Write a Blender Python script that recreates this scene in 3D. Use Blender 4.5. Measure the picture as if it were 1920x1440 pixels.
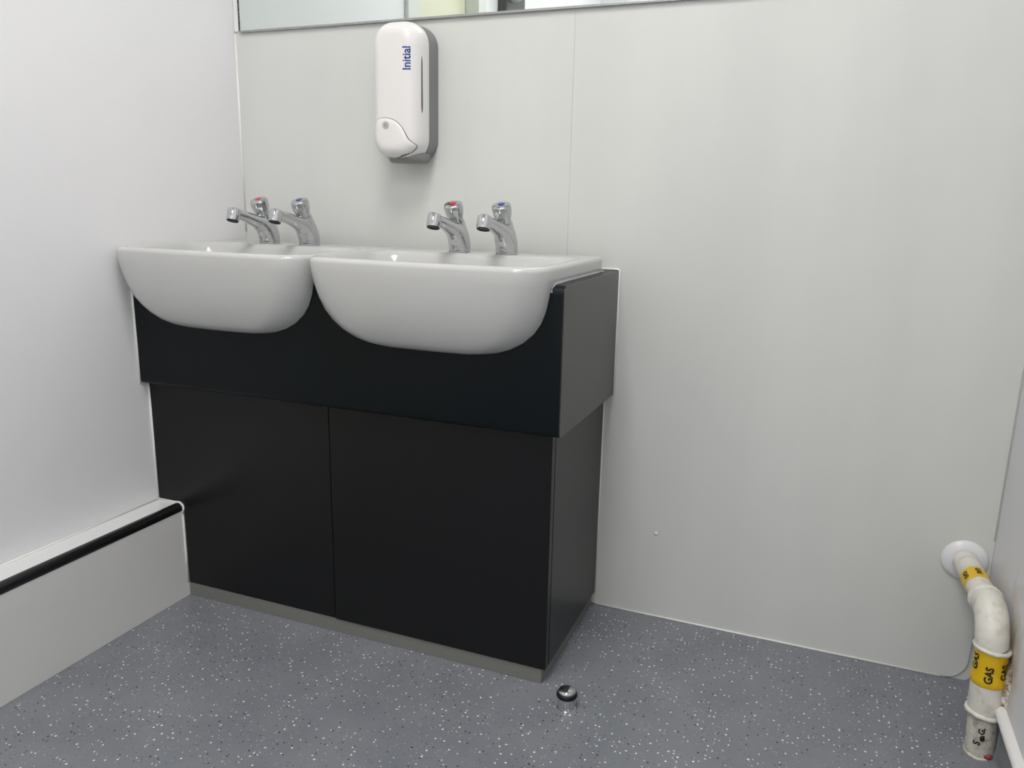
import bpy, bmesh, math, random
from mathutils import Vector, Matrix
random.seed(7)
PI = math.pi
scene = bpy.context.scene
C = scene.collection
for o in list(bpy.data.objects):
    bpy.data.objects.remove(o)

# ------------------------------------------------------------------ camera
cam_d = bpy.data.cameras.new('camera'); cam = bpy.data.objects.new('camera', cam_d); C.objects.link(cam)
F_PX = 1467.44
cam_d.sensor_fit = 'HORIZONTAL'; cam_d.sensor_width = 36.0
cam_d.lens = 36.0 * F_PX / 1920.0
cam_d.clip_start = 0.02
yaw, pitch, roll = math.radians(-21.6404), math.radians(-13.0481), math.radians(1.17252)
fw = Vector((math.sin(yaw)*math.cos(pitch), math.cos(yaw)*math.cos(pitch), math.sin(pitch)))
rt = fw.cross(Vector((0, 0, 1))).normalized(); up = rt.cross(fw)
r2 = rt*math.cos(roll) + up*math.sin(roll); u2 = up*math.cos(roll) - rt*math.sin(roll)
m = Matrix((r2, u2, -fw)).transposed().to_4x4()
m.translation = Vector((1.45437, -1.71423, 0.958796))
cam.matrix_world = m
scene.camera = cam

# ------------------------------------------------------------------ light and exposure
world = bpy.data.worlds.new('world'); scene.world = world; world.use_nodes = True
world.node_tree.nodes['Background'].inputs[0].default_value = (0.75, 0.8, 0.9, 1)
world.node_tree.nodes['Background'].inputs[1].default_value = 0.3
LIGHTS = [  # ceiling lamps: centre x, y, size x, size y, strength
    (0.98, -1.15, 0.60, 0.60, 16.5),
    (0.98, -2.60, 0.60, 0.60, 16.5),
]
vs = scene.view_settings
vs.view_transform = 'Standard'; vs.look = 'None'; vs.gamma = 1.0; vs.exposure = 0.07
vs.use_curve_mapping = False

# ------------------------------------------------------------------ materials
def mat(name, col, rough=0.5, metal=0.0, spec=0.5, coat=0.0, coat_r=0.1, emit=None, es=1.0):
    m = bpy.data.materials.new(name); m.use_nodes = True
    b = m.node_tree.nodes['Principled BSDF']
    b.inputs['Base Color'].default_value = (*col, 1); b.inputs['Roughness'].default_value = rough
    b.inputs['Metallic'].default_value = metal; b.inputs['Specular IOR Level'].default_value = spec
    b.inputs['Coat Weight'].default_value = coat; b.inputs['Coat Roughness'].default_value = coat_r
    if emit:
        b.inputs['Emission Color'].default_value = (*emit, 1); b.inputs['Emission Strength'].default_value = es
    return m
def nd(m, t, **kw):
    n = m.node_tree.nodes.new(t)
    for k, v in kw.items():
        if k in n.inputs: n.inputs[k].default_value = v
        else: setattr(n, k, v)
    return n
def ln(m, a, ao, b, bi): m.node_tree.links.new(a.outputs[ao], b.inputs[bi])
def coords(m, scale=(1, 1, 1)):
    tc = nd(m, 'ShaderNodeTexCoord'); mp = nd(m, 'ShaderNodeMapping'); mp.inputs['Scale'].default_value = scale
    ln(m, tc, 'Object', mp, 'Vector'); return mp
def bump(m, scale, strength, dist=0.001, detail=4, stretch=(1, 1, 1)):
    b = m.node_tree.nodes['Principled BSDF']; mp = coords(m, stretch)
    n = nd(m, 'ShaderNodeTexNoise'); n.inputs['Scale'].default_value = scale; n.inputs['Detail'].default_value = detail
    bp = nd(m, 'ShaderNodeBump'); bp.inputs['Strength'].default_value = strength; bp.inputs['Distance'].default_value = dist
    ln(m, mp, 'Vector', n, 'Vector'); ln(m, n, 'Fac', bp, 'Height'); ln(m, bp, 'Normal', b, 'Normal')
def mottle(m, c0, c1, scale, lo=0.35, hi=0.65, detail=5, stretch=(1, 1, 1), rough=None):
    b = m.node_tree.nodes['Principled BSDF']; mp = coords(m, stretch)
    n = nd(m, 'ShaderNodeTexNoise'); n.inputs['Scale'].default_value = scale; n.inputs['Detail'].default_value = detail
    r = nd(m, 'ShaderNodeValToRGB'); r.color_ramp.elements[0].position = lo; r.color_ramp.elements[1].position = hi
    r.color_ramp.elements[0].color = (*c0, 1); r.color_ramp.elements[1].color = (*c1, 1)
    ln(m, mp, 'Vector', n, 'Vector'); ln(m, n, 'Fac', r, 'Fac'); ln(m, r, 'Color', b, 'Base Color')
    if rough:
        q = nd(m, 'ShaderNodeMapRange'); q.inputs['To Min'].default_value = rough[0]; q.inputs['To Max'].default_value = rough[1]
        ln(m, n, 'Fac', q, 'Value'); ln(m, q, 'Result', b, 'Roughness')

M = {}
M['paint'] = mat('white_wall_paint', (0.87, 0.862, 0.875), 0.55, spec=0.35); bump(M['paint'], 260, 0.22, 0.0012, 5, (1, 1, 1.6))
M['paint_dirty'] = mat('stained_white_wall_paint', (0.80, 0.80, 0.81), 0.6, spec=0.3)
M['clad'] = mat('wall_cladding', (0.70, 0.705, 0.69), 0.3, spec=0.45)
mottle(M['clad'], (0.680, 0.687, 0.664), (0.714, 0.720, 0.697), 3.0, stretch=(2.0, 1, 0.3), rough=(0.14, 0.32))  # vertical streaks paint the faint reflected bands of the glossy wall into its colour
M['rear'] = mat('rear_wall_paint', (0.78, 0.80, 0.80), 0.6)
M['ceil'] = mat('ceiling_paint', (0.88, 0.88, 0.88), 0.7)
M['caulk'] = mat('white_sealant', (0.86, 0.86, 0.83), 0.4)
M['clear_seal'] = mat('clear_sealant', (0.30, 0.32, 0.35), 0.15, spec=0.7)
M['ceramic'] = mat('white_ceramic', (0.58, 0.58, 0.57), 0.10, spec=0.65)
M['chrome'] = mat('chrome', (0.56, 0.57, 0.58), 0.05, 1.0)
M['steel'] = mat('polished_steel', (0.70, 0.70, 0.72), 0.12, 1.0)
M['rubber'] = mat('black_rubber', (0.006, 0.006, 0.007), 0.5, spec=0.3)
M['red'] = mat('red_cap', (0.55, 0.015, 0.02), 0.3)
M['blue'] = mat('blue_cap', (0.02, 0.04, 0.28), 0.3)
M['top'] = mat('black_laminate', (0.0036, 0.0062, 0.0076), 0.33, spec=0.2); bump(M['top'], 900, 0.05, 0.0004)
M['door'] = mat('black_door_laminate', (0.0075, 0.0078, 0.0085), 0.33, spec=0.3); bump(M['door'], 900, 0.05, 0.0004)
M['end'] = mat('black_laminate_lit_end', (0.020, 0.020, 0.018), 0.28, spec=0.6); bump(M['end'], 900, 0.05, 0.0004)  # same laminate as the front, coloured lighter for the light the end face catches
M['side'] = mat('black_laminate_shaded_side', (0.013, 0.013, 0.0125), 0.36, spec=0.45); bump(M['side'], 900, 0.05, 0.0004)  # darker copy of the end laminate: shade below the counter put into the colour
M['gap'] = mat('dark_gap', (0.004, 0.004, 0.004), 0.8)
M['plinth'] = mat('grey_plinth', (0.20, 0.20, 0.185), 0.42)
M['box_white'] = mat('boxing_face', (0.76, 0.755, 0.735), 0.4); bump(M['box_white'], 120, 0.05, 0.0006)
M['box_top'] = mat('boxing_gloss_top', (0.80, 0.82, 0.81), 0.1, spec=0.6)
M['trim'] = mat('black_pvc_trim', (0.010, 0.010, 0.011), 0.22, spec=0.55)
M['wplastic'] = mat('white_plastic', (0.83, 0.81, 0.80), 0.3, spec=0.5)
M['gplastic'] = mat('grey_plastic', (0.22, 0.22, 0.22), 0.4)
M['dplastic'] = mat('dark_grey_plastic', (0.06, 0.06, 0.06), 0.4)
M['wflange'] = mat('white_flange_plastic', (0.80, 0.80, 0.82), 0.25)
M['blueink'] = mat('blue_print', (0.004, 0.04, 0.24), 0.4)
M['ink'] = mat('black_print', (0.01, 0.009, 0.008), 0.5)
M['mirror'] = mat('mirror_glass', (0.80, 0.86, 0.83), 0.01, 1.0)
M['mirror_edge'] = mat('mirror_edge', (0.42, 0.43, 0.44), 0.25, 0.7)
M['mirror_dark'] = mat('mirror_side_edge', (0.03, 0.035, 0.035), 0.3)
mottle(M['mirror_dark'], (0.012, 0.013, 0.013), (0.16, 0.17, 0.17), 160, 0.45, 0.7)
M['cream'] = mat('cream_door_paint', (0.76, 0.74, 0.58), 0.4)
M['frame'] = mat('door_frame_paint', (0.72, 0.73, 0.70), 0.4)
M['tape'] = mat('yellow_tape', (0.78, 0.50, 0.005), 0.28, spec=0.5)
bump(M['tape'], 90, 0.5, 0.002, 3)
M['pipe'] = mat('old_white_pipe_paint', (0.72, 0.70, 0.63), 0.38)
mottle(M['pipe'], (0.58, 0.53, 0.44), (0.75, 0.73, 0.67), 38, 0.30, 0.50, 8)
bump(M['pipe'], 110, 0.55, 0.0016, 5)
M['rough_pipe'] = mat('peeling_pipe_paint', (0.6, 0.57, 0.5), 0.5)
mottle(M['rough_pipe'], (0.33, 0.27, 0.21), (0.68, 0.65, 0.57), 55, 0.30, 0.48, 8)
bump(M['rough_pipe'], 75, 0.9, 0.004, 6)
M['putty'] = mat('broken_plaster', (0.62, 0.56, 0.48), 0.85)
mottle(M['putty'], (0.25, 0.17, 0.11), (0.74, 0.70, 0.65), 70, 0.35, 0.6, 6)
bump(M['putty'], 120, 1.0, 0.004, 6)
M['redlead'] = mat('old_red_paint', (0.28, 0.07, 0.06), 0.6)
M['lamp'] = mat('lamp_diffuser', (0.9, 0.9, 0.9), 0.5, emit=(1.0, 0.985, 0.96), es=1.0)

# flecked safety vinyl: grey with white and black chips
def vinyl(name):
    m = mat(name, (0.16, 0.17, 0.19), 0.36, spec=0.4)
    b = m.node_tree.nodes['Principled BSDF']
    mp = coords(m)
    base = nd(m, 'ShaderNodeTexNoise'); base.inputs['Scale'].default_value = 9; base.inputs['Detail'].default_value = 6
    r = nd(m, 'ShaderNodeValToRGB'); r.color_ramp.elements[0].position = 0.3; r.color_ramp.elements[1].position = 0.7
    r.color_ramp.elements[0].color = (0.190, 0.201, 0.226, 1); r.color_ramp.elements[1].color = (0.228, 0.238, 0.264, 1)
    ln(m, mp, 'Vector', base, 'Vector'); ln(m, base, 'Fac', r, 'Fac')
    prev = (r, 'Color')
    for sc, prob, size, col, off in ((112, 0.16, 0.24, (0.88, 0.88, 0.88, 1), 0.0), (210, 0.07, 0.26, (0.50, 0.52, 0.55, 1), 3.1),
                                     (115, 0.09, 0.23, (0.012, 0.012, 0.014, 1), 7.7), (220, 0.06, 0.27, (0.05, 0.052, 0.06, 1), 5.3)):
        mo = nd(m, 'ShaderNodeVectorMath', operation='ADD'); mo.inputs[1].default_value = (off, off*1.7, 0)
        ln(m, mp, 'Vector', mo, 0)
        # warp so the chips are angular and uneven
        v = nd(m, 'ShaderNodeTexVoronoi', voronoi_dimensions='2D', distance='MINKOWSKI'); v.inputs['Scale'].default_value = sc; v.inputs['Exponent'].default_value = 1.2
        v.inputs['Randomness'].default_value = 1.0
        ln(m, mo, 'Vector', v, 'Vector')
        sep = nd(m, 'ShaderNodeSeparateColor'); ln(m, v, 'Color', sep, 'Color')
        # chip present when random red < prob; radius from random green
        lt = nd(m, 'ShaderNodeMath', operation='LESS_THAN'); lt.inputs[1].default_value = prob; ln(m, sep, 'Red', lt, 0)
        rad = nd(m, 'ShaderNodeMath', operation='MULTIPLY_ADD'); rad.inputs[1].default_value = size*0.75; rad.inputs[2].default_value = size*0.35
        ln(m, sep, 'Green', rad, 0)
        ins = nd(m, 'ShaderNodeMath', operation='LESS_THAN'); ln(m, v, 'Distance', ins, 0); ln(m, rad, 0, ins, 1)
        mu = nd(m, 'ShaderNodeMath', operation='MULTIPLY'); ln(m, lt, 0, mu, 0); ln(m, ins, 0, mu, 1)
        mx = nd(m, 'ShaderNodeMix', data_type='RGBA'); mx.inputs[7].default_value = col
        m.node_tree.links.new(mu.outputs[0], mx.inputs[0]); m.node_tree.links.new(prev[0].outputs[prev[1]], mx.inputs[6])
        prev = (mx, 2)
    m.node_tree.links.new(prev[0].outputs[prev[1]], b.inputs['Base Color'])
    n2 = nd(m, 'ShaderNodeTexNoise'); n2.inputs['Scale'].default_value = 420; ln(m, mp, 'Vector', n2, 'Vector')
    bp = nd(m, 'ShaderNodeBump'); bp.inputs['Strength'].default_value = 0.25; bp.inputs['Distance'].default_value = 0.0006
    ln(m, n2, 'Fac', bp, 'Height'); ln(m, bp, 'Normal', b, 'Normal')
    return m
M['vinyl'] = vinyl('flecked_grey_vinyl')

# stained plaster beside the gas pipe: dirt has its own patch (object space) on the right wall
def dirt(m):
    b = m.node_tree.nodes['Principled BSDF']; mp = coords(m)
    d = nd(m, 'ShaderNodeVectorMath', operation='SUBTRACT'); d.inputs[1].default_value = (1.8215, -0.23, 0.17); ln(m, mp, 'Vector', d, 0)
    s = nd(m, 'ShaderNodeVectorMath', operation='MULTIPLY'); s.inputs[1].default_value = (1, 14, 7); ln(m, d, 0, s, 0)
    L = nd(m, 'ShaderNodeVectorMath', operation='LENGTH'); ln(m, s, 0, L, 0)
    n = nd(m, 'ShaderNodeTexNoise'); n.inputs['Scale'].default_value = 24; n.inputs['Detail'].default_value = 7; ln(m, mp, 'Vector', n, 'Vector')
    a = nd(m, 'ShaderNodeMath', operation='MULTIPLY_ADD'); a.inputs[1].default_value = 1.7; ln(m, n, 'Fac', a, 0); ln(m, L, 'Value', a, 2)
    r = nd(m, 'ShaderNodeValToRGB'); r.color_ramp.elements[0].position = 0.0; r.color_ramp.elements[1].position = 1.0
    q = nd(m, 'ShaderNodeMapRange'); q.inputs['From Min'].default_value = 0.9; q.inputs['From Max'].default_value = 2.1; ln(m, a, 0, q, 'Value')
    r.color_ramp.elements[0].color = (0.36, 0.27, 0.20, 1); r.color_ramp.elements[1].color = (0.74, 0.74, 0.76, 1)
    e = r.color_ramp.elements.new(0.45); e.color = (0.60, 0.545, 0.485, 1)
    ln(m, q, 'Result', r, 'Fac'); ln(m, r, 'Color', b, 'Base Color')
    bump(m, 200, 0.3, 0.0014, 5)
dirt(M['paint_dirty'])

# ------------------------------------------------------------------ mesh helpers
def obj(name, vf, m, parent=None, smooth=False, sharp=None):
    if isinstance(vf, bpy.types.Mesh): me = vf
    elif isinstance(vf, bmesh.types.BMesh):
        me = bpy.data.meshes.new(name); bmesh.ops.recalc_face_normals(vf, faces=vf.faces); vf.to_mesh(me); vf.free()
    else:
        me = bpy.data.meshes.new(name); me.from_pydata(vf[0], [], vf[1])
        b = bmesh.new(); b.from_mesh(me); bmesh.ops.recalc_face_normals(b, faces=b.faces); b.to_mesh(me); b.free()
    if smooth:
        for p in me.polygons: p.use_smooth = True
        if sharp is not None: me.set_sharp_from_angle(angle=math.radians(sharp))
    if m is not None:
        me.materials.clear(); me.materials.append(m)
    me.name = name
    o = bpy.data.objects.new(name, me); C.objects.link(o)
    if parent is not None:
        o.parent = parent
        o.matrix_parent_inverse = world_of(parent).inverted()
    return o
def world_of(o):
    w = Matrix.LocRotScale(o.location, o.rotation_euler, o.scale)
    return (world_of(o.parent) @ o.matrix_parent_inverse @ w) if o.parent else w
def thing(name, loc, label, cat, group=None):
    o = bpy.data.objects.new(name, None); o.empty_display_size = 0.05; C.objects.link(o); o.location = loc
    o['label'] = label; o['category'] = cat
    if group: o['group'] = group
    return o
def tag(o, label, cat, group=None):
    o['label'] = label; o['category'] = cat
    if group: o['group'] = group
    return o
def struct(o, label=None, cat=None):
    o['kind'] = 'structure'
    if label: o['label'] = label
    if cat: o['category'] = cat
    return o
def box(x0, x1, y0, y1, z0, z1, bev=0.0, seg=2):
    b = bmesh.new(); bmesh.ops.create_cube(b, size=1)
    for v in b.verts:
        v.co = Vector(((x0+x1)/2 + v.co.x*(x1-x0), (y0+y1)/2 + v.co.y*(y1-y0), (z0+z1)/2 + v.co.z*(z1-z0)))
    if bev: bmesh.ops.bevel(b, geom=b.edges[:], offset=bev, segments=seg, affect='EDGES', profile=0.6)
    return b
def loft(rings, cap0=True, cap1=True):
    n = len(rings[0]); V = [tuple(p) for r in rings for p in r]; Fc = []
    for i in range(len(rings)-1):
        for j in range(n):
            a, b2 = i*n+j, i*n+(j+1) % n
            Fc.append((a, b2, b2+n, a+n))
    if cap0: Fc.append(tuple(range(n)))
    if cap1: Fc.append(tuple((len(rings)-1)*n + k for k in range(n)))
    return V, Fc
def extrude(poly, axis, a, b2, bev=0.0):
    """poly in the two other axes (xz for axis y, yz for axis x, xy for axis z)"""
    def P(p, t): return {'y': (p[0], t, p[1]), 'x': (t, p[0], p[1]), 'z': (p[0], p[1], t)}[axis]
    vf = loft([[P(p, a) for p in poly], [P(p, b2) for p in poly]])
    bm = bmesh.new(); vs_ = [bm.verts.new(v) for v in vf[0]]
    for f in vf[1]: bm.faces.new([vs_[i] for i in f])
    bmesh.ops.recalc_face_normals(bm, faces=bm.faces)
    if bev: bmesh.ops.bevel(bm, geom=[e for e in bm.edges if e.calc_face_angle(0) > 0.6], offset=bev, segments=2, affect='EDGES', profile=0.6)
    return bm
def frames(path):
    P = [Vector(p) for p in path]; T = []
    for i in range(len(P)):
        T.append((P[min(i+1, len(P)-1)] - P[max(i-1, 0)]).normalized())
    n = T[0].orthogonal().normalized(); N = []
    for t in T:
        n = (n - t*n.dot(t)).normalized(); N.append(n.copy())
    return P, T, N
def tube(path, r, seg=12, caps=True):
    P, T, N = frames(path); R = r if isinstance(r, (list, tuple)) else [r]*len(P)
    rings = []
    for p, t, n, q in zip(P, T, N, R):
        b2 = t.cross(n); rings.append([p + (n*math.cos(2*PI*k/seg) + b2*math.sin(2*PI*k/seg))*q for k in range(seg)])
    return loft(rings, caps, caps)
def lathe(prof, seg=32, M4=None, lobes=None):
    """prof: (radius, height) list, axis +z, then transformed by M4"""
    rings = []
    for r, h in prof:
        ring = []
        for k in range(seg):
            a = 2*PI*k/seg; rr = r*(1 + (lobes(a, h) if lobes else 0))
            p = Vector((rr*math.cos(a), rr*math.sin(a), h)); ring.append(M4 @ p if M4 else p)
        rings.append(ring)
    return loft(rings)
def rrect(x0, x1, y0, y1, r00, r10, r11, r01, k=8, side=6):
    """rounded rectangle, ccw from corner (x0,y0); radii per corner; a fixed number of points"""
    pts = []
    cs = [(x0+r00, y0+r00, r00, PI), (x1-r10, y0+r10, r10, 1.5*PI), (x1-r11, y1-r11, r11, 0), (x0+r01, y1-r01, r01, 0.5*PI)]
    for i, (cx, cy, r, a0) in enumerate(cs):
        arc = [(cx+r*math.cos(a0+0.5*PI*t/k), cy+r*math.sin(a0+0.5*PI*t/k)) for t in range(k+1)]
        pts += arc
        nx = cs[(i+1) % 4]; p1 = arc[-1]
        p2 = (nx[0]+nx[2]*math.cos(nx[3]), nx[1]+nx[2]*math.sin(nx[3]))
        for t in range(1, side): pts.append((p1[0]+(p2[0]-p1[0])*t/side, p1[1]+(p2[1]-p1[1])*t/side))
    return pts
def text_mesh(s, size, bold=0.0, spacing=1.0):
    cu = bpy.data.curves.new('txt', 'FONT'); cu.body = s; cu.size = size; cu.offset = bold*size; cu.align_x = 'CENTER'; cu.align_y = 'CENTER'
    cu.space_character = spacing; cu.resolution_u = 4
    o = bpy.data.objects.new('txt', cu); C.objects.link(o)
    dg = bpy.context.evaluated_depsgraph_get(); me = bpy.data.meshes.new_from_object(o.evaluated_get(dg))
    bpy.data.objects.remove(o); bpy.data.curves.remove(cu)
    b = bmesh.new(); b.from_mesh(me); bpy.data.meshes.remove(me)
    bmesh.ops.triangulate(b, faces=b.faces)
    return b
def apply_mods(o):
    dg = bpy.context.evaluated_depsgraph_get(); dg.update()
    me = bpy.data.meshes.new_from_object(o.evaluated_get(dg)); o.modifiers.clear(); old = o.data; o.data = me
    bpy.data.meshes.remove(old); return me

# ------------------------------------------------------------------ dimensions (metres)
XR, YR, ZC = 1.8215, -3.30, 2.60           # right wall, rear wall, ceiling
WT, DT, ZB, ZT = 1.026, 0.391, 0.534, 0.8163   # vanity top
WC, DC, HP, ZD = 1.005, 0.366, 0.035, 0.533     # cabinet
ZR = 0.850                                   # basin rim
ZM = 1.3634                                  # lower edge of the mirror
SK, ZS = 0.075, 0.241                        # pipe boxing on the left

# ------------------------------------------------------------------ the room
struct(obj('floor', box(-0.15, XR+0.1, YR-0.1, 0.1, -0.05, 0.0), M['vinyl']), 'blue-grey safety vinyl floor flecked with white and black chips', 'floor')
struct(obj('ceiling', box(-0.15, XR+0.1, YR-0.1, 0.1, ZC, ZC+0.08), M['ceil']), 'plain white ceiling', 'ceiling')
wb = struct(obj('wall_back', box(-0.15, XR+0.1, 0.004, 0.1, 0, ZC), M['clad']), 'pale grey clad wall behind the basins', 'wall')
XJ = 0.9021
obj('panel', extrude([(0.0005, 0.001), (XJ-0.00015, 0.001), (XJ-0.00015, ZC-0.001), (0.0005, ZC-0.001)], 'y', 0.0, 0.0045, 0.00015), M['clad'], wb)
cr = 0.045
pr = [(XJ+0.00015, 0.001)] + [(XR-0.012-cr+cr*math.sin(a), 0.001+cr-cr*math.cos(a)) for a in [PI/2*t/8 for t in range(9)]] + \
     [(XR-0.010, 0.11), (XR-0.0005, 0.118), (XR-0.0005, ZC-0.001), (XJ+0.00015, ZC-0.001)]
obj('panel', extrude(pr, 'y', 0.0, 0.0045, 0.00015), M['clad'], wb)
obj('screw_cap', lathe([(0.0042, 0), (0.0040, 0.0016), (0.0028, 0.0028), (0.001, 0.0032)], 16, Matrix.Translation((1.1446, 0, 0.2113)) @ Matrix.Rotation(PI/2, 4, 'X')), M['wplastic'], wb, True)
obj('sealant_bead', tube([(WT-0.02, -0.0015, 0.0015), (1.3, -0.0015, 0.0015), (XR-0.06, -0.0015, 0.0015)], 0.0022, 8), M['caulk'], wb, True)
obj('sealant_bead', tube([(0.0008, -0.0008, ZR+0.02), (0.0008, -0.0008, ZM-0.004)], 0.0028, 8), M['caulk'], wb, True)
obj('sealant_bead', tube([(XR-0.0008, -0.0008, 0.32), (XR-0.0008, -0.0008, ZC)], 0.0026, 8), M['caulk'], wb, True)

# left wall, with a doorway just out of frame that the mirror shows
DY0, DY1, DZ = -0.965, -1.47, 2.05
wl = struct(obj('wall_left', box(-0.1, 0, DY0+0.012, 0.004, 0, ZC), M['paint']), 'white painted wall with fine roller texture beside the left basin', 'wall')
obj('wall_section', box(-0.1, 0, YR, DY1-0.012, 0, ZC), M['paint'], wl)
obj('wall_section', box(-0.1, 0, DY1-0.011, DY0+0.011, DZ+0.012, ZC), M['paint'], wl)
dr = struct(obj('door_1', box(-0.075, -0.045, DY1+0.004, DY0-0.004, 0.004, DZ-0.004, 0.002), M['cream']), 'cream door seen in the mirror', 'door')
obj('door_frame', box(-0.0995, 0.016, DY0, DY0+0.085, 0, DZ+0.06, 0.003), M['frame'], dr)
obj('door_frame', box(-0.0995, 0.016, DY1-0.075, DY1, 0, DZ+0.06, 0.003), M['frame'], dr)
obj('door_frame', box(-0.0995, 0.015, DY1+0.0005, DY0-0.0005, DZ, DZ+0.06, 0.003), M['frame'], dr)
obj('door_handle', lathe([(0.018, 0), (0.018, 0.006), (0.008, 0.008), (0.008, 0.025), (0.022, 0.03), (0.022, 0.042), (0.01, 0.048)], 20,
    Matrix.Translation((-0.045, DY1+0.06, 1.0)) @ Matrix.Rotation(PI/2, 4, 'Y')), M['steel'], dr, True, 40)
wr = struct(obj('wall_right', box(XR, XR+0.1, YR, 0.004, 0, ZC), M['paint_dirty']), 'white wall along the right edge, stained beside the gas pipe', 'wall')
struct(obj('wall_rear', box(-0.15, XR+0.1, YR-0.1, YR, 0, ZC), M['rear']), 'pale wall behind the viewer, facing the mirror', 'wall')

# vinyl cove skirting with white capping strip on the right wall
cove = [(XR-0.0005, 0.0005)] + [(XR-0.022+0.02*math.sin(a)-0.0, 0.0005+0.02-0.02*math.cos(a)) for a in [PI/2*t/6 for t in range(7)]] + [(XR-0.0025, 0.100), (XR-0.0005, 0.100)]
bs = struct(obj('baseboard_right', extrude(cove, 'y', YR+0.001, -0.0005), M['vinyl']), 'flecked grey vinyl coved skirting with white capping strip on right wall', 'skirting')
obj('capping_strip', loft([[(XR-0.0005-w*math.sin(a), y, 0.104-0.0115*math.cos(a)) for a in [PI*t/10 for t in range(11)]] for y, w in ((YR+0.001, .015), (-0.27, .015), (-0.245, .015), (-0.243, .012))]), M['wplastic'], bs, True, 50)

# pipe boxing along the left wall: the face, glossy top and black rounded edge trim
bl = struct(obj('baseboard_left', box(0.0004, SK, DY0+0.086, -0.0005, 0.0005, ZS-0.011), M['box_white']), 'boxed-in skirting with black rounded edge along the left wall', 'skirting')
obj('top_board', box(0.0004, SK-0.012, DY0+0.086, -0.0005, ZS-0.0105, ZS-0.002, 0.0008), M['box_top'], bl)
tp = []
for k in range(15):
    a = -PI*0.62 + (PI*1.24)*k/14
    tp.append((SK-0.011+0.0135*math.cos(a), ZS-0.0125+0.0125*math.sin(a)))
obj('edge_trim', loft([[(p[0], y, p[1]) for p in tp] for y in (DY0+0.086, -DC-0.0035)]), M['trim'], bl, True, 50)
obj('sealant_bead', tube([(0.001, DY0+0.09, ZS-0.001), (0.001, -DC-0.003, ZS-0.001)], 0.0022, 8), M['caulk'], bl, True)
# bead of white sealant where the boxing meets the cabinet door
sb = [(0.002, ZS)] + [(SK-0.014, ZS)]
for k in range(9):
    a = PI/2 - PI*0.8*k/8
    sb.append((SK-0.0115+0.0155*math.cos(a), ZS-0.0125+0.0140*math.sin(a)))
sb += [(SK+0.0005, ZS-0.032), (SK+0.0005, 0.12), (SK+0.0005, HP+0.004)]
obj('sealant_bead', tube([(p[0], -DC-0.002, p[1]) for p in sb], 0.0026, 8), M['caulk'], bl, True)

# ------------------------------------------------------------------ vanity cabinet
cab = thing('vanity_cabinet', (WC/2, -DC/2, 0), 'black two-door vanity cabinet on a grey plinth under the basins', 'cabinet')
obj('body', box(0.078, WC-0.0185, -DC+0.022, -0.004, HP, ZD), M['gap'], cab)
obj('side_panel', box(WC-0.018, WC, -DC+0.0205, -0.0005, HP-0.001, ZD, 0.0006), M['side'], cab)
xs = 0.5018
obj('door', extrude([(SK+0.004, HP+0.001), (xs-0.0012, HP+0.001), (xs-0.0012, ZD-0.001), (0.003, ZD-0.001), (0.003, ZS+0.003), (SK+0.004, ZS+0.003)], 'y', -DC, -DC+0.018, 0.0007), M['door'], cab)
obj('door', extrude([(xs+0.0012, HP-0.001), (WC, HP-0.001), (WC, ZD-0.001), (xs+0.0012, ZD-0.001)], 'y', -DC-0.0008, -DC+0.0172, 0.0007), M['door'], cab)
obj('plinth', box(SK+0.001, WC-0.0085, -DC+0.002, -DC+0.016, 0.0003, HP-0.0012, 0.0005), M['plinth'], cab)
obj('plinth', box(WC-0.020, WC-0.0082, -DC+0.0165, -0.001, 0.0003, HP-0.0015, 0.0005), M['plinth'], cab)
obj('sealant_bead', tube([(WC+0.0002, -0.0030, HP), (WC+0.0002, -0.0030, ZB-0.002)], 0.0024, 8), M['caulk'], cab, True)
obj('sealant_bead', tube([(0.0012, -DC-0.001, ZS), (0.0014, -DC-0.001, 0.40), (0.0012, -DC-0.001, ZB-0.002)], 0.0024, 8), M['caulk'], cab, True)

# ------------------------------------------------------------------ basins
BW = 0.2475
LEV = [  # z, half width, front y, back y, front corner radius
    (0.6730, 0.060, -0.330, -0.20, 0.040), (0.6745, 0.105, -0.372, -0.17, 0.050), (0.678, 0.140, -0.392, -0.15, 0.060), (0.6845, 0.167, -0.405, -0.13, 0.066),
    (0.694, 0.188, -0.4155, -0.11, 0.070), (0.708, 0.2075, -0.4245, -0.09, 0.072), (0.725, 0.222, -0.432, -0.08, 0.070), (0.745, 0.2325, -0.4385, -0.07, 0.066),
    (0.770, 0.2400, -0.4445, -0.06, 0.062), (0.795, 0.2445, -0.4485, -0.053, 0.058), (0.820, BW-0.0005, -0.4515, -0.050, 0.054), (0.840, BW, -0.4530, -0.050, 0.052)]
def outline(cx, hw, yf, yb, rf, z, rb=0.010, k=8):
    rf = min(rf, hw*0.95, (yb-yf)*0.45); rb = min(rb, hw*0.4)
    pts = rrect(cx-hw, cx+hw, yf, yb, rf, rf, rb, rb, k, 8)
    # the front edge bows out slightly
    return [(x, y - 0.010*max(0, 1-((x-cx)/hw)**2)*(1 if y < (yf+yb)/2 else 0)*min(1, (yf+0.1-y)/0.1 if y < yf+0.1 else 0), z) for x, y in pts]
def hull(cx, shrink=0.0):
    return [outline(cx, hw-shrink, yf+shrink, yb-shrink, rf, z) for z, hw, yf, yb, rf in LEV]
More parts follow.
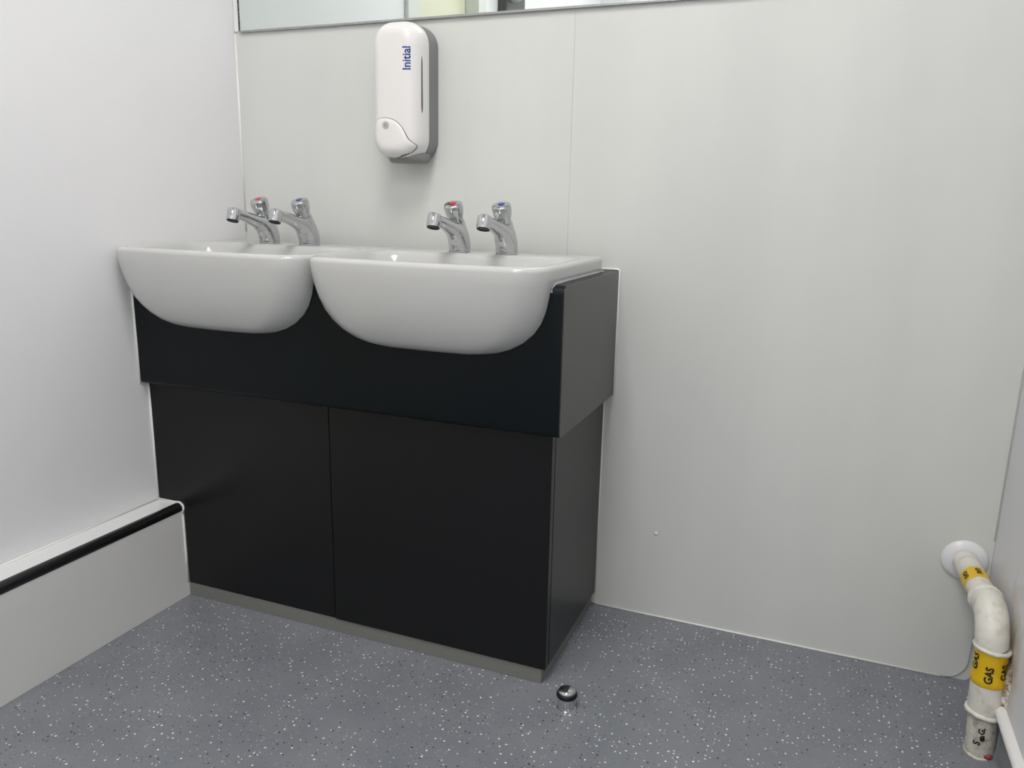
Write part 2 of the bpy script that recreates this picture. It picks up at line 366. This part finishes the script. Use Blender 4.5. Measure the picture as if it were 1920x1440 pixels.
def basin_mesh(cx):
    R = hull(cx)
    for dz, ins in ((0.0030, 0.0005), (0.0058, 0.0018), (0.0080, 0.0041), (0.0094, 0.0072), (0.0100, 0.0110)):   # rim roundover
        R.append(outline(cx, BW-ins, -0.4530+ins, -0.050-ins, 0.052-ins, 0.840+dz, 0.010-ins*0.5))
    # ledge -> bowl
    def inner(hw, yf, yb, r, z): return [(x, y, z) for x, y in rrect(cx-hw, cx+hw, yf, yb, r, r, r, r, 8, 8)]
    R.append(inner(BW-0.0165, -0.4455, -0.165, 0.047, 0.8500))
    R.append(inner(BW-0.0190, -0.443, -0.170, 0.051, 0.8490))
    R.append(inner(BW-0.0205, -0.4415, -0.174, 0.055, 0.8465))
    R.append(inner(BW-0.0250, -0.437, -0.178, 0.058, 0.838))
    R.append(inner(BW-0.034, -0.430, -0.184, 0.062, 0.810))
    R.append(inner(BW-0.050, -0.421, -0.192, 0.070, 0.770))
    R.append(inner(BW-0.075, -0.405, -0.206, 0.075, 0.738))
    R.append(inner(BW-0.115, -0.385, -0.226, 0.070, 0.722))
    R.append(inner(0.060, -0.350, -0.262, 0.040, 0.716))
    R.append(inner(0.021, -0.327, -0.285, 0.020, 0.714))
    return loft(R)
basins = []
BC = (0.2500, 0.7535)
for cx, lab in zip(BC, ('white ceramic semi-recessed basin against the left wall', 'white ceramic semi-recessed basin at the open right end of the vanity')):
    t = thing('wash_basin', (cx, -0.25, 0.673), lab, 'basin', 'twin basins on the vanity')
    obj('bowl', basin_mesh(cx), M['ceramic'], t, True, 60)
    obj('waste', lathe([(0.001, 0.0), (0.020, 0.0), (0.0205, 0.0012), (0.018, 0.0022), (0.016, 0.0012), (0.001, 0.0008)], 24, Matrix.Translation((cx, -0.306, 0.7145))), M['chrome'], t, True, 40)
    basins.append(t)

# ------------------------------------------------------------------ vanity top: a black boxed top with the basins let into it
vt = thing('basin_counter', (WT/2, -DT/2, ZB), 'deep black laminate vanity top with two basins let into its front', 'counter')
R1, R2 = 0.017, 0.010
prof = [(-0.0005, ZB), (-DT+R2, ZB)] + [(-DT+R2-R2*math.sin(a), ZB+R2-R2*math.cos(a)) for a in [PI/2*t/6 for t in range(1, 7)]] + \
       [(-DT+R1-R1*math.cos(a), ZT-R1+R1*math.sin(a)) for a in [PI/2*t/8 for t in range(9)]] + [(-0.0005, ZT)]
body = obj('carcass', extrude(prof, 'x', 0.0015, WT-0.0022), M['top'], None)
cutters = []
for cx in BC:
    R = hull(cx, 0.002)
    R.append([(p[0], p[1], 0.90) for p in R[-1]])
    c = obj('cutter', loft(R), M['top']); cutters.append(c)
    md = body.modifiers.new('cut', 'BOOLEAN'); md.operation = 'DIFFERENCE'; md.object = c; md.solver = 'EXACT'
me = apply_mods(body)
for c in cutters:
    d = c.data; bpy.data.objects.remove(c); bpy.data.meshes.remove(d)
bpy.data.objects.remove(body)
for p in me.polygons: p.use_smooth = True
me.set_sharp_from_angle(angle=math.radians(32))
obj('carcass', me, M['top'], vt)
obj('end_panel', extrude(prof, 'x', WT-0.0021, WT, 0.0004), M['end'], vt)
obj('sealant_bead', tube([(WT+0.0006, -0.0034, ZB+0.002), (WT+0.0008, -0.0034, 0.7), (WT+0.0006, -0.0034, ZT+0.001), (WT-0.003, -0.0034, ZT+0.0025), (BC[1]+BW-0.02, -0.0034, ZT+0.0022)], 0.0030, 8), M['caulk'], vt, True)
obj('sealant_bead', tube([(0.0015, -DT-0.0002, ZB+0.001), (0.0018, -DT-0.0002, 0.63), (0.0015, -DT-0.0002, 0.75)], 0.0026, 8), M['caulk'], vt, True)
bead = []
for i in range(9):
    y = -0.052 - (0.318)*i/8
    bead.append((BC[1]+BW+0.0005+random.uniform(-.0003, .0006), y, ZT+0.0008))
bead += [(BC[1]+BW+0.0008, -DT+0.010, ZT-0.004), (BC[1]+BW-0.0005, -DT+0.0015, ZT-0.014)]
o = obj('sealant_bead', tube(bead, 0.0035, 8), M['clear_seal'], vt, True); o['label'] = 'clear sealant along the basin'

# ------------------------------------------------------------------ taps
def tap_body_mesh():
    """spout and valve housing, blended to one chrome casting. Local: origin on the ledge, -y forward"""
    def sec(s, h, tilt, rx, rt, n=32):
        ring = []
        for k in range(n):
            a = 2*PI*k/n; u = rx*math.cos(a); v = rt*math.sin(a)
            ring.append((u, -(s - v*math.cos(tilt)*-1*-1), h + v*math.sin(tilt)))
        return ring
    A = [sec(s, h, math.radians(t), rx, q) for s, h, t, rx, q in (
        (0.000, 0.000, 0, .0240, .0250), (0.001, 0.008, 4, .0238, .0248), (0.004, 0.018, 12, .0232, .0245), (0.010, 0.030, 26, .0222, .0240), (0.020, 0.042, 42, .0205, .0215),
        (0.034, 0.051, 54, .0190, .0185), (0.052, 0.0560, 62, .0172, .0150), (0.074, 0.0625, 68, .0152, .0130), (0.096, 0.0680, 73, .0136, .0120), (0.117, 0.0715, 77, .0122, .0108))]
    B = [sec(s, h, math.radians(t), rx, q) for s, h, t, rx, q in (
        (0.000, 0.000, 0, .0236, .0246), (-0.001, 0.014, 2, .0236, .0246), (0.001, 0.028, 6, .0230, .0236), (0.006, 0.042, 12, .0215, .0214), (0.013, 0.055, 18, .0198, .0192), (0.0200, 0.0675, 22, .0186, .0182))]
    V, Fc = [], []
    for rr in (A, B):
        v, f = loft(rr); k = len(V); V += v; Fc += [tuple(i+k for i in q) for q in f]
    me = bpy.data.meshes.new('tap_raw'); me.from_pydata(V, [], Fc)
    b = bmesh.new(); b.from_mesh(me); bmesh.ops.recalc_face_normals(b, faces=b.faces); b.to_mesh(me); b.free()
    o = bpy.data.objects.new('tap_raw', me); C.objects.link(o)
    r = o.modifiers.new('r', 'REMESH'); r.mode = 'VOXEL'; r.voxel_size = 0.0011; r.use_smooth_shade = True
    s = o.modifiers.new('s', 'SMOOTH'); s.factor = 0.5; s.iterations = 14
    out = apply_mods(o); bpy.data.objects.remove(o)
    for v in out.vertices:
        if v.co.z < 0.0012: v.co.z = 0.0
    return out
TB = tap_body_mesh()
KT = Matrix.Translation((0, -0.0200, 0.0680)) @ Matrix.Rotation(math.radians(22), 4, 'X')
KN = lathe([(0.0168, 0), (0.0168, 0.0085), (0.0178, 0.0105), (0.0196, 0.018), (0.0205, 0.026), (0.0205, 0.034), (0.0198, 0.0375), (0.0180, 0.0392), (0.0120, 0.0398), (0.0010, 0.0400)], 54, KT,
           lambda a, h: (0.028*math.cos(9*a)*min(1, max(0, (h-0.009)/0.010))*(1 if h < 0.036 else 0.3)))
DOT = lathe([(0.0074, 0.0396), (0.0074, 0.0404), (0.0062, 0.0409), (0.0005, 0.0410)], 24, KT)
AT = Matrix.Translation((0, -0.1260, 0.0560)) @ Matrix.Rotation(math.radians(-18), 4, 'X')
NOZ = lathe([(0.0128, 0.0), (0.0142, 0.0006), (0.0148, 0.010), (0.0148, 0.020), (0.0140, 0.0255), (0.0112, 0.0280), (0.0010, 0.0288)], 36, AT)
AER = lathe([(0.0130, 0.0005), (0.0130, -0.0016), (0.0100, -0.0018), (0.0095, -0.0004), (0.0010, -0.0004)], 30, AT)
WSH = lathe([(0.0262, 0), (0.0262, 0.0014), (0.0240, 0.0018)], 36)
def mk(name, vf):
    me = bpy.data.meshes.new(name); me.from_pydata([tuple(v) for v in vf[0]], [], vf[1])
    b = bmesh.new(); b.from_mesh(me); bmesh.ops.recalc_face_normals(b, faces=b.faces); b.to_mesh(me); b.free()
    for p in me.polygons: p.use_smooth = True
    me.set_sharp_from_angle(angle=math.radians(38)); return me
PARTS = [('body', TB, 'chrome'), ('knob', mk('knob', KN), 'chrome'), ('nozzle', mk('nozzle', NOZ), 'chrome'), ('aerator', mk('aerator', AER), 'rubber'), ('base_ring', mk('base_ring', WSH), 'chrome')]
for me_, k in ((p[1], p[2]) for p in PARTS): me_.materials.clear(); me_.materials.append(M[k])
dots = {}
for k in ('red', 'blue'):
    dots[k] = mk('indicator', DOT); dots[k].materials.append(M[k])
TAPS = [(0.1820, 'red', 'chrome push tap with red top on the left basin'), (0.2990, 'blue', 'chrome push tap with blue top on the left basin'),
        (0.6960, 'red', 'chrome push tap with red top on the right basin'), (0.8080, 'blue', 'chrome push tap with blue top on the right basin')]
for x, k, lab in TAPS:
    t = thing('push_tap', (x, -0.132, ZR), lab, 'tap', 'chrome taps on the basins')
    kn = None
    for nm, me_, _ in PARTS:
        o = bpy.data.objects.new(nm, me_); C.objects.link(o); o.parent = t
        if nm == 'knob': kn = o
    d = bpy.data.objects.new('indicator', dots[k]); C.objects.link(d); d.parent = kn; d['label'] = k + ' indicator disc'

# ------------------------------------------------------------------ mirror
mr = thing('wall_mirror', (0.9, -0.004, ZM), 'large frameless wall mirror above the basins', 'mirror')
obj('glass', box(0.0215, 1.60, -0.0060, -0.0005, ZM+0.003, 2.25, 0.0005), M['mirror'], mr)
obj('edge_channel', box(0.0215, 1.60, -0.0085, -0.0006, ZM-0.002, ZM+0.0027, 0.0006), M['mirror_edge'], mr)
obj('side_edge', box(0.0165, 0.0213, -0.0062, -0.0006, ZM+0.003, 2.25, 0.0004), M['mirror_dark'], mr)
obj('sealant_bead', box(0.001, 0.0163, -0.0040, -0.0006, ZM+0.002, 2.25, 0.001), M['caulk'], mr)

# ------------------------------------------------------------------ soap dispenser
SX, HW, Z0, Z1 = 0.5140, 0.0620, 1.0470, 1.3470
sd = thing('soap_dispenser', (SX, 0, Z0), 'white and grey wall soap dispenser with blue lettering above the basins', 'soap dispenser')
FD, D0, RI = 0.100, 0.046, 0.030
def depth(i):
    t = min(max(i, 0), RI)/RI
    return D0 + (FD-D0)*(1-(1-t)**2.4)**(1/2.4)
def sdf(x, z):
    rr = 0.050; px = abs(x-SX)-(HW-rr); pz = abs(z-(Z0+Z1)/2)-((Z1-Z0)/2-rr)
    return math.hypot(max(px, 0), max(pz, 0)) + min(max(px, pz), 0) - rr
def surf(x, z):
    bow = 0.0035*(1-((x-SX)/HW)**2)
    return depth(-sdf(x, z)) + bow*min(1, max(0, -sdf(x, z))/0.03)
def rr_ring(ins, y, k=10):
    r = max(0.050-ins, 0.003)
    return [(x, y, z) for x, z in rrect(SX-HW+ins, SX+HW-ins, Z0+ins, Z1-ins, r, r, r, r, k, 12)]
# back plate
obj('back_plate', loft([rr_ring(0.0, -0.0005), rr_ring(-0.0005, -0.004), rr_ring(-0.0005, -0.038), rr_ring(0.0, -0.0425)]), M['gplastic'], sd, True, 40)
obj('joint_line', loft([rr_ring(0.0012, -0.042), rr_ring(0.0012, -0.0455)]), M['dplastic'], sd, True, 40)
rings = [rr_ring(0.0014, -0.0448), rr_ring(0.0002, -0.0452)]
for i in [0.0002, 0.0004, 0.0009, 0.0016, 0.0026, 0.004, 0.006, 0.009, 0.013, 0.018, 0.024, 0.031, 0.038, 0.046, 0.052, 0.058]:
    rings.append([(x, -surf(x, z), z) for x, y, z in rr_ring(i, 0)])
obj('cover', loft(rings), M['wplastic'], sd, True, 40)
# push lever: lower front, arched top, cut away at the lower right
LO = [(-0.0605, 1.0850), (-0.0605, 1.1020), (-0.0575, 1.1150), (-0.0490, 1.1270), (-0.0360, 1.1370), (-0.0200, 1.1385), (-0.0040, 1.1360), (0.0100, 1.1300), (0.0215, 1.1200), (0.0300, 1.1070), (0.0385, 1.0920), (0.0490, 1.0815),
      (0.0470, 1.0745), (0.0400, 1.0680), (0.0290, 1.0625), (0.0140, 1.0580), (-0.0020, 1.0555), (-0.0180, 1.0550), (-0.0330, 1.0570), (-0.0460, 1.0630), (-0.0560, 1.0730)]
def resample(P, n):
    P = [Vector((p[0]+SX, p[1])) for p in P]; out = []
    for i in range(len(P)):   # Catmull-Rom
        a, b2, c, d = P[i-1], P[i], P[(i+1) % len(P)], P[(i+2) % len(P)]
        for k in range(n):
            t = k/n
            out.append(0.5*((2*b2)+(-a+c)*t+(2*a-5*b2+4*c-d)*t*t+(-a+3*b2-3*c+d)*t**3))
    return out
LP = resample(LO, 4); cen = Vector((SX-0.012, 1.094))
def lever_ring(sc, dy, grow=0.0):
    ring = []
    for p in LP:
        q = cen + (p-cen)*sc
        if grow:
            lr = max(0, (p-cen).normalized().dot(Vector((0.62, -0.78))))
            q = q + (p-cen).normalized()*(grow + 0.0022*lr**2)
        ring.append((q.x, -(surf(q.x, q.y)+dy), q.y))
    return ring
obj('lever_gap', loft([lever_ring(1, -0.004, 0.0011), lever_ring(1, 0.0004, 0.0011), lever_ring(0.9, 0.0004)]), M['dplastic'], sd, True, 40)
lv = obj('push_lever', loft([lever_ring(1, -0.003), lever_ring(1, 0.0012), lever_ring(0.985, 0.0030), lever_ring(0.95, 0.0042), lever_ring(0.86, 0.0050), lever_ring(0.7, 0.0056), lever_ring(0.5, 0.006), lever_ring(0.25, 0.006), lever_ring(0.05, 0.006)]), M['wplastic'], sd, True, 40)
# grey nozzle housing below
NR = []
for y, w, a, b2 in ((-0.030, 0.048, 1.0435, 1.066), (-0.056, 0.046, 1.0435, 1.066), (-0.070, 0.040, 1.0460, 1.064), (-0.080, 0.030, 1.0500, 1.062), (-0.086, 0.015, 1.0540, 1.060)):
    h = (b2-a)/2; NR.append([(x, y, z) for x, z in rrect(SX+0.008-w, SX+0.008+w, a, b2, h*.95, h*.95, h*.5, h*.5, 6, 6)])
obj('nozzle_housing', loft(NR), M['gplastic'], sd, True, 50)
# sight slot on the right flank
def flank(d):   # inset on the side at a given depth
    t = (d-D0)/(FD-D0); return RI*(1-(1-max(t, 0)**2.4)**(1/2.4))
cols = []
nz = 24
for k in range(nz+1):
    z = 1.1500 + (1.2710-1.1500)*k/nz; e = min(k, nz-k)/nz
    w = 0.0030*min(1, math.sqrt(max(e, 0.0004)*9))*(1.0-0.35*k/nz); dc = 0.0745
    row = []
    for dd in (dc-w, dc, dc+w): row.append((SX+HW-flank(dd)+0.0003, -dd, z))
    row.append((SX+HW-flank(dc)-0.002, -dc, z)); cols.append(row)
o = obj('sight_slot', loft(cols), M['gplastic'], sd, True, 40)
o.data.materials[0] = mat('slot_window', (0.14, 0.13, 0.125), 0.3)
# lettering, reading upward
b = text_mesh('Initial', 0.0250, 0.018, 1.0)
bmesh.ops.subdivide_edges(b, edges=[e for e in b.edges if e.calc_length() > 0.003], cuts=2)
for v in b.verts:
    x, z = SX+0.0365 - v.co.y, 1.2630 + v.co.x*0.93
    v.co = Vector((x, -(surf(x, z)+0.0005), z))
me = bpy.data.meshes.new('lettering'); b.to_mesh(me); b.free()
obj('lettering', me, M['blueink'], sd)['label'] = 'blue brand lettering reading upward'
# small ring mark with clustered ovals on the lever
V, Fc = [], []
def flat_ring(cx, cz, r0, r1, n=28, ex=1, ez=1, rot=0):
    k0 = len(V)
    for k in range(n):
        a = 2*PI*k/n
        for r in (r0, r1):
            u, w = r*math.cos(a)*ex, r*math.sin(a)*ez
            x = cx+u*math.cos(rot)-w*math.sin(rot); z = cz+u*math.sin(rot)+w*math.cos(rot); V.append((x, -(surf(x, z)+0.0066), z))
    for k in range(n):
        a, c = k0+2*k, k0+2*((k+1) % n); Fc.append((a, a+1, c+1, c))
IX, IZ = SX-0.0150, 1.1225
flat_ring(IX, IZ, 0.0072, 0.0080)
for ang, d in ((80, .0023), (140, .0026), (20, .0024), (250, .0024), (320, .0026), (195, .0027)):
    a = math.radians(ang); flat_ring(IX+1.45*d*math.cos(a), IZ+1.45*d*math.sin(a), 0.0009, 0.0016, 12, 1.2, 0.9, a)
obj('icon', (V, Fc), M['dplastic'], lv)['label'] = 'small round mark'

# ------------------------------------------------------------------ door stop
ds = thing('door_stop', (1.068, -0.417, 0), 'short chrome floor door stop with black rubber ring', 'door stop')
T0 = Matrix.Translation((1.068, -0.417, 0))
obj('post', lathe([(0.0182, 0.0), (0.0182, 0.0010), (0.0172, 0.0014), (0.0172, 0.0262)], 36, T0), M['steel'], ds, True, 40)
obj('rubber_ring', lathe([(0.0165, 0.0245), (0.0190, 0.0249), (0.0204, 0.0275), (0.0206, 0.0295), (0.0200, 0.0322), (0.0182, 0.0340), (0.0150, 0.0344)], 36, T0), M['rubber'], ds, True, 60)
obj('cap', lathe([(0.0172, 0.0338), (0.0174, 0.0355), (0.0168, 0.0378), (0.0140, 0.0402), (0.0090, 0.0420), (0.0040, 0.0427), (0.0006, 0.0429)], 36, T0), M['chrome'], ds, True, 60)

# ------------------------------------------------------------------ gas pipe
PX, PY, PZ = 1.7890, -0.2450, 0.2680
def vx(z): return PX + 0.038*(0.27-max(z, 0))
AX = 1.7728
gp = thing('gas_pipe', (PX, PY, 0), 'old cream-painted gas pipe with yellow tape in the right corner', 'pipe')
def wob(path, r, seg, amp, seed):
    rnd = random.Random(seed); ph = [rnd.uniform(0, 6.28) for _ in range(6)]
    V, Fc = tube(path, r, seg); out = []
    P, T, N = frames(path)
    for i in range(len(P)):
        for k in range(seg):
            v = Vector(V[i*seg+k]); d = v-P[i]; a = 2*PI*k/seg
            w = 1 + amp*(math.sin(3*a+i*0.9+ph[0])+math.sin(5*a-i*1.7+ph[1])+math.sin(2*a+i*2.3+ph[2]))/3
            out.append(tuple(P[i]+d*w))
    return out, Fc
dirx = Vector((PX-AX, PY, 0)).normalized()
def hpt(y): return Vector((AX + (PX-AX)*(y/PY), y, PZ))
fl = obj('wall_rosette', lathe([(0.0240, 0.0100), (0.0262, 0.0108), (0.0300, 0.0100), (0.0360, 0.0078), (0.0410, 0.0045), (0.0432, 0.0010), (0.0430, 0.0)], 48,
    Matrix.Translation((AX, -0.0004, PZ)) @ Matrix.Rotation(PI/2, 4, 'X')), M['wflange'], gp, True, 60)
fl['label'] = 'white plastic wall rosette'
obj('pipe_run', wob([hpt(-0.0005-0.012*k) for k in range(16)], 0.0232, 28, 0.006, 1), M['pipe'], gp, True, 60)
# elbow
EL = [hpt(-0.172), hpt(-0.182), hpt(-0.192)]; c = Vector((PX, -0.195, 0.218))
for k in range(1, 13):
    a = PI/2*k/12; EL.append(Vector((PX-0.003*(1-k/12), c.y-0.050*math.sin(a), c.z+0.050*math.cos(a))))
EL += [Vector((vx(.213), PY, 0.213))]
obj('elbow', wob(EL, [0.0246, 0.0256, 0.0262]+[0.0267]*11+[0.0266, 0.0266], 32, 0.010, 2), M['pipe'], gp, True, 60)
def ridge(name, p, t, R, r, seed):
    rnd = random.Random(seed); V, Fc = [], []; t = t.normalized(); n = t.orthogonal().normalized(); b2 = t.cross(n); S, K = 36, 10
    for i in range(S):
        a = 2*PI*i/S; d = n*math.cos(a)+b2*math.sin(a); w = r*(1+rnd.uniform(-.14, .18)); sh = rnd.uniform(-.0008, .0008)
        for k in range(K):
            q = 2*PI*k/K; V.append(tuple(p + d*(R+w*math.cos(q)) + t*(w*math.sin(q)+sh)))
    for i in range(S):
        for k in range(K):
            Fc.append((i*K+k, ((i+1) % S)*K+k, ((i+1) % S)*K+(k+1) % K, i*K+(k+1) % K))
    return obj(name, (V, Fc), M['pipe'], gp, True)
ridge('collar', hpt(-0.173), dirx, 0.0250, 0.0046, 3)
TL = Vector((0.06, 0.03, 1))
ridge('collar', Vector((vx(.213), PY, 0.2130)), TL, 0.0268, 0.0036, 4)
obj('coupling', wob([(vx(0.214-0.0092*k), PY, 0.214-0.0092*k) for k in range(15)], [0.0255]*5+[0.0258, 0.0262, 0.0266, 0.0270, 0.0273, 0.0275, 0.0276, 0.0276, 0.0276, 0.027], 32, 0.012, 5), M['pipe'], gp, True, 60)
ridge('collar', Vector((vx(.087), PY, 0.0870)), TL, 0.0276, 0.0042, 6)
obj('pipe_run', wob([(vx(0.088-0.0088*k), PY+0.0004*k, 0.088-0.0088*k) for k in range(11)], [0.0245, 0.0245, 0.0245, 0.0245, 0.0243, 0.0242, 0.0240, 0.0240, 0.0238, 0.0236, 0.0238], 32, 0.022, 8), M['rough_pipe'], gp, True, 60)
# tapes with lettering wrapped on the pipe
def cyl_text(s, size, p, axis, ref, R, ang, along, flip, parent, bold=0.03):
    """text running along the pipe axis; ang = angle round the pipe, along = distance along the axis"""
    axis = axis.normalized(); ref = (ref-axis*ref.dot(axis)).normalized(); side = axis.cross(ref)
    b = text_mesh(s, size, bold, 1.0); bmesh.ops.subdivide_edges(b, edges=[e for e in b.edges if e.calc_length() > 0.002], cuts=2)
    for v in b.verts:
        u, w = v.co.x, v.co.y
        rr = R(along+u) if callable(R) else R
        th = ang + flip*w/0.026
        v.co = p + axis*(along+u) + (ref*math.cos(th)+side*math.sin(th))*rr
    me = bpy.data.meshes.new('lettering'); b.to_mesh(me); b.free()
    return obj('lettering', me, M['ink'], parent)
t1 = obj('tape', wob([hpt(-0.082-0.0055*k) for k in range(9)], 0.0239, 32, 0.006, 1), M['tape'], gp, True, 60)
t1['label'] = 'yellow tape printed GAS'
upv = Vector((0, 0, 1))
for ang, al in ((-1.12, 0.001), (-0.02, -0.002), (1.02, 0.0)):
    cyl_text('GAS', 0.0135, hpt(-0.104), dirx, upv, 0.0244, ang, al, -1, t1, 0.045)
T2 = [(vx(z), PY, z) for z in (0.2105, 0.206, 0.200, 0.190, 0.180, 0.172, 0.164, 0.157, 0.150, 0.1465)]
T2R = [0.0270, 0.0269, 0.0265, 0.0264, 0.0265, 0.0268, 0.0274, 0.0288, 0.0292, 0.0278]
t2 = obj('tape', wob(T2, T2R, 36, 0.004, 11), M['tape'], gp, True, 60)
t2['label'] = 'creased yellow tape printed GAS'
def t2r(a):
    z = a+0.180
    for (p, q), (r0, r1) in zip(zip(T2, T2[1:]), zip(T2R, T2R[1:])):
        if q[2] <= z <= p[2]: return r1+(r0-r1)*(z-q[2])/(p[2]-q[2]) + 0.0010
    return 0.0280
toc = Vector((1.454-PX, -1.714-PY, 0))
for ang, al in ((-0.92, 0.008), (0.06, -0.008), (0.98, 0.000)):
    cyl_text('GAS', 0.0165, Vector((vx(.18), PY, 0.180)), upv, toc, t2r, ang, al, -1, t2)
# black remains of lettering on the lower pipe
for nm, ch, ang, al, sz in (('lettering', 'G,', 0.02, 0.020, 0.014), ('lettering', 'S', -0.18, -0.006, 0.016)):
    o = cyl_text(ch, sz, Vector((vx(.04), PY+.0012, 0.040)), upv, toc, 0.0252, ang, al, -1, gp, 0.04)
    o.name = 'painted_mark'; o['label'] = 'worn black mark'
def blob(name, p, rad, m, seed, sub=2, sc=(1, 1, 1)):
    rnd = random.Random(seed); b = bmesh.new(); bmesh.ops.create_icosphere(b, subdivisions=sub, radius=1)
    for v in b.verts:
        k = 1+rnd.uniform(-.22, .22); v.co = Vector((v.co.x*rad*sc[0]*k, v.co.y*rad*sc[1]*k, v.co.z*rad*sc[2]*k)) + Vector(p)
    return obj(name, b, m, gp, True)
tn = toc.normalized(); ts = Vector((-tn.y, tn.x, 0))
def onp(ang, z, R=0.0247): return Vector((vx(z), PY+.0015, z)) + (tn*math.cos(ang)+ts*math.sin(ang))*R
blob('painted_mark', onp(0.13, 0.046), 0.0048, M['ink'], 21, 2, (0.9, 0.55, 1.25))['label'] = 'worn black blot'
blob('rust_patch', onp(0.72, 0.010, 0.0225), 0.0065, M['redlead'], 22, 2, (1.0, 0.7, 0.8))['label'] = 'dull red undercoat showing'
o = ridge('floor_putty', Vector((vx(0), PY+.004, 0.0015)), upv, 0.0228, 0.0032, 31); o.data.materials[0] = M['rough_pipe']
# broken plaster between coupling and wall
rnd = random.Random(5); V, Fc = [], []; NY, NZ = 15, 24
for i in range(NZ):
    for k in range(NY):
        y = PY+0.030-0.060*k/(NY-1)+rnd.uniform(-.0012, .0012); z = 0.088+0.105*i/(NZ-1)+rnd.uniform(-.0012, .0012)
        e = min(1, 4.5*min(k, NY-1-k)/(NY-1))*min(1, 5*min(i, NZ-1-i)/(NZ-1))
        V.append((XR+0.0006-e*(0.005+0.011*rnd.random()**1.5), y, z))
for i in range(NZ-1):
    for k in range(NY-1): Fc.append((i*NY+k, i*NY+k+1, (i+1)*NY+k+1, (i+1)*NY+k))
obj('broken_plaster', (V, Fc), M['putty'], gp)

# ------------------------------------------------------------------ things the mirror shows on the left wall
ad = thing('air_freshener', (0.0, -1.80, 1.78), 'dark grey unit with white round cover seen in the mirror', 'dispenser')
obj('back_plate', box(0.0005, 0.045, -1.92, -1.70, 1.72, 2.02, 0.008), M['dplastic'], ad)
obj('cover', lathe([(0.085, 0), (0.085, 0.02), (0.078, 0.035), (0.05, 0.042), (0.001, 0.044)], 40, Matrix.Translation((0.0455, -1.755, 1.903)) @ Matrix.Rotation(PI/2, 4, 'Y')), M['wplastic'], ad, True, 40)

# ------------------------------------------------------------------ ceiling lamps
for i, (x, y, sx, sy, st) in enumerate(LIGHTS):
    t = thing('ceiling_lamp', (x, y, ZC), ('square ceiling lamp panel above the basins', 'square ceiling lamp panel nearer the rear wall')[i % 2], 'lamp', 'ceiling lamp panels')
    lm = M['lamp'].copy(); lm.node_tree.nodes['Principled BSDF'].inputs['Emission Strength'].default_value = st
    obj('frame', box(x-sx/2-0.02, x+sx/2+0.02, y-sy/2-0.02, y+sy/2+0.02, ZC-0.012, ZC-0.0005, 0.002), M['wplastic'], t)
    obj('diffuser', box(x-sx/2, x+sx/2, y-sy/2, y+sy/2, ZC-0.017, ZC-0.0122, 0.001), lm, t)
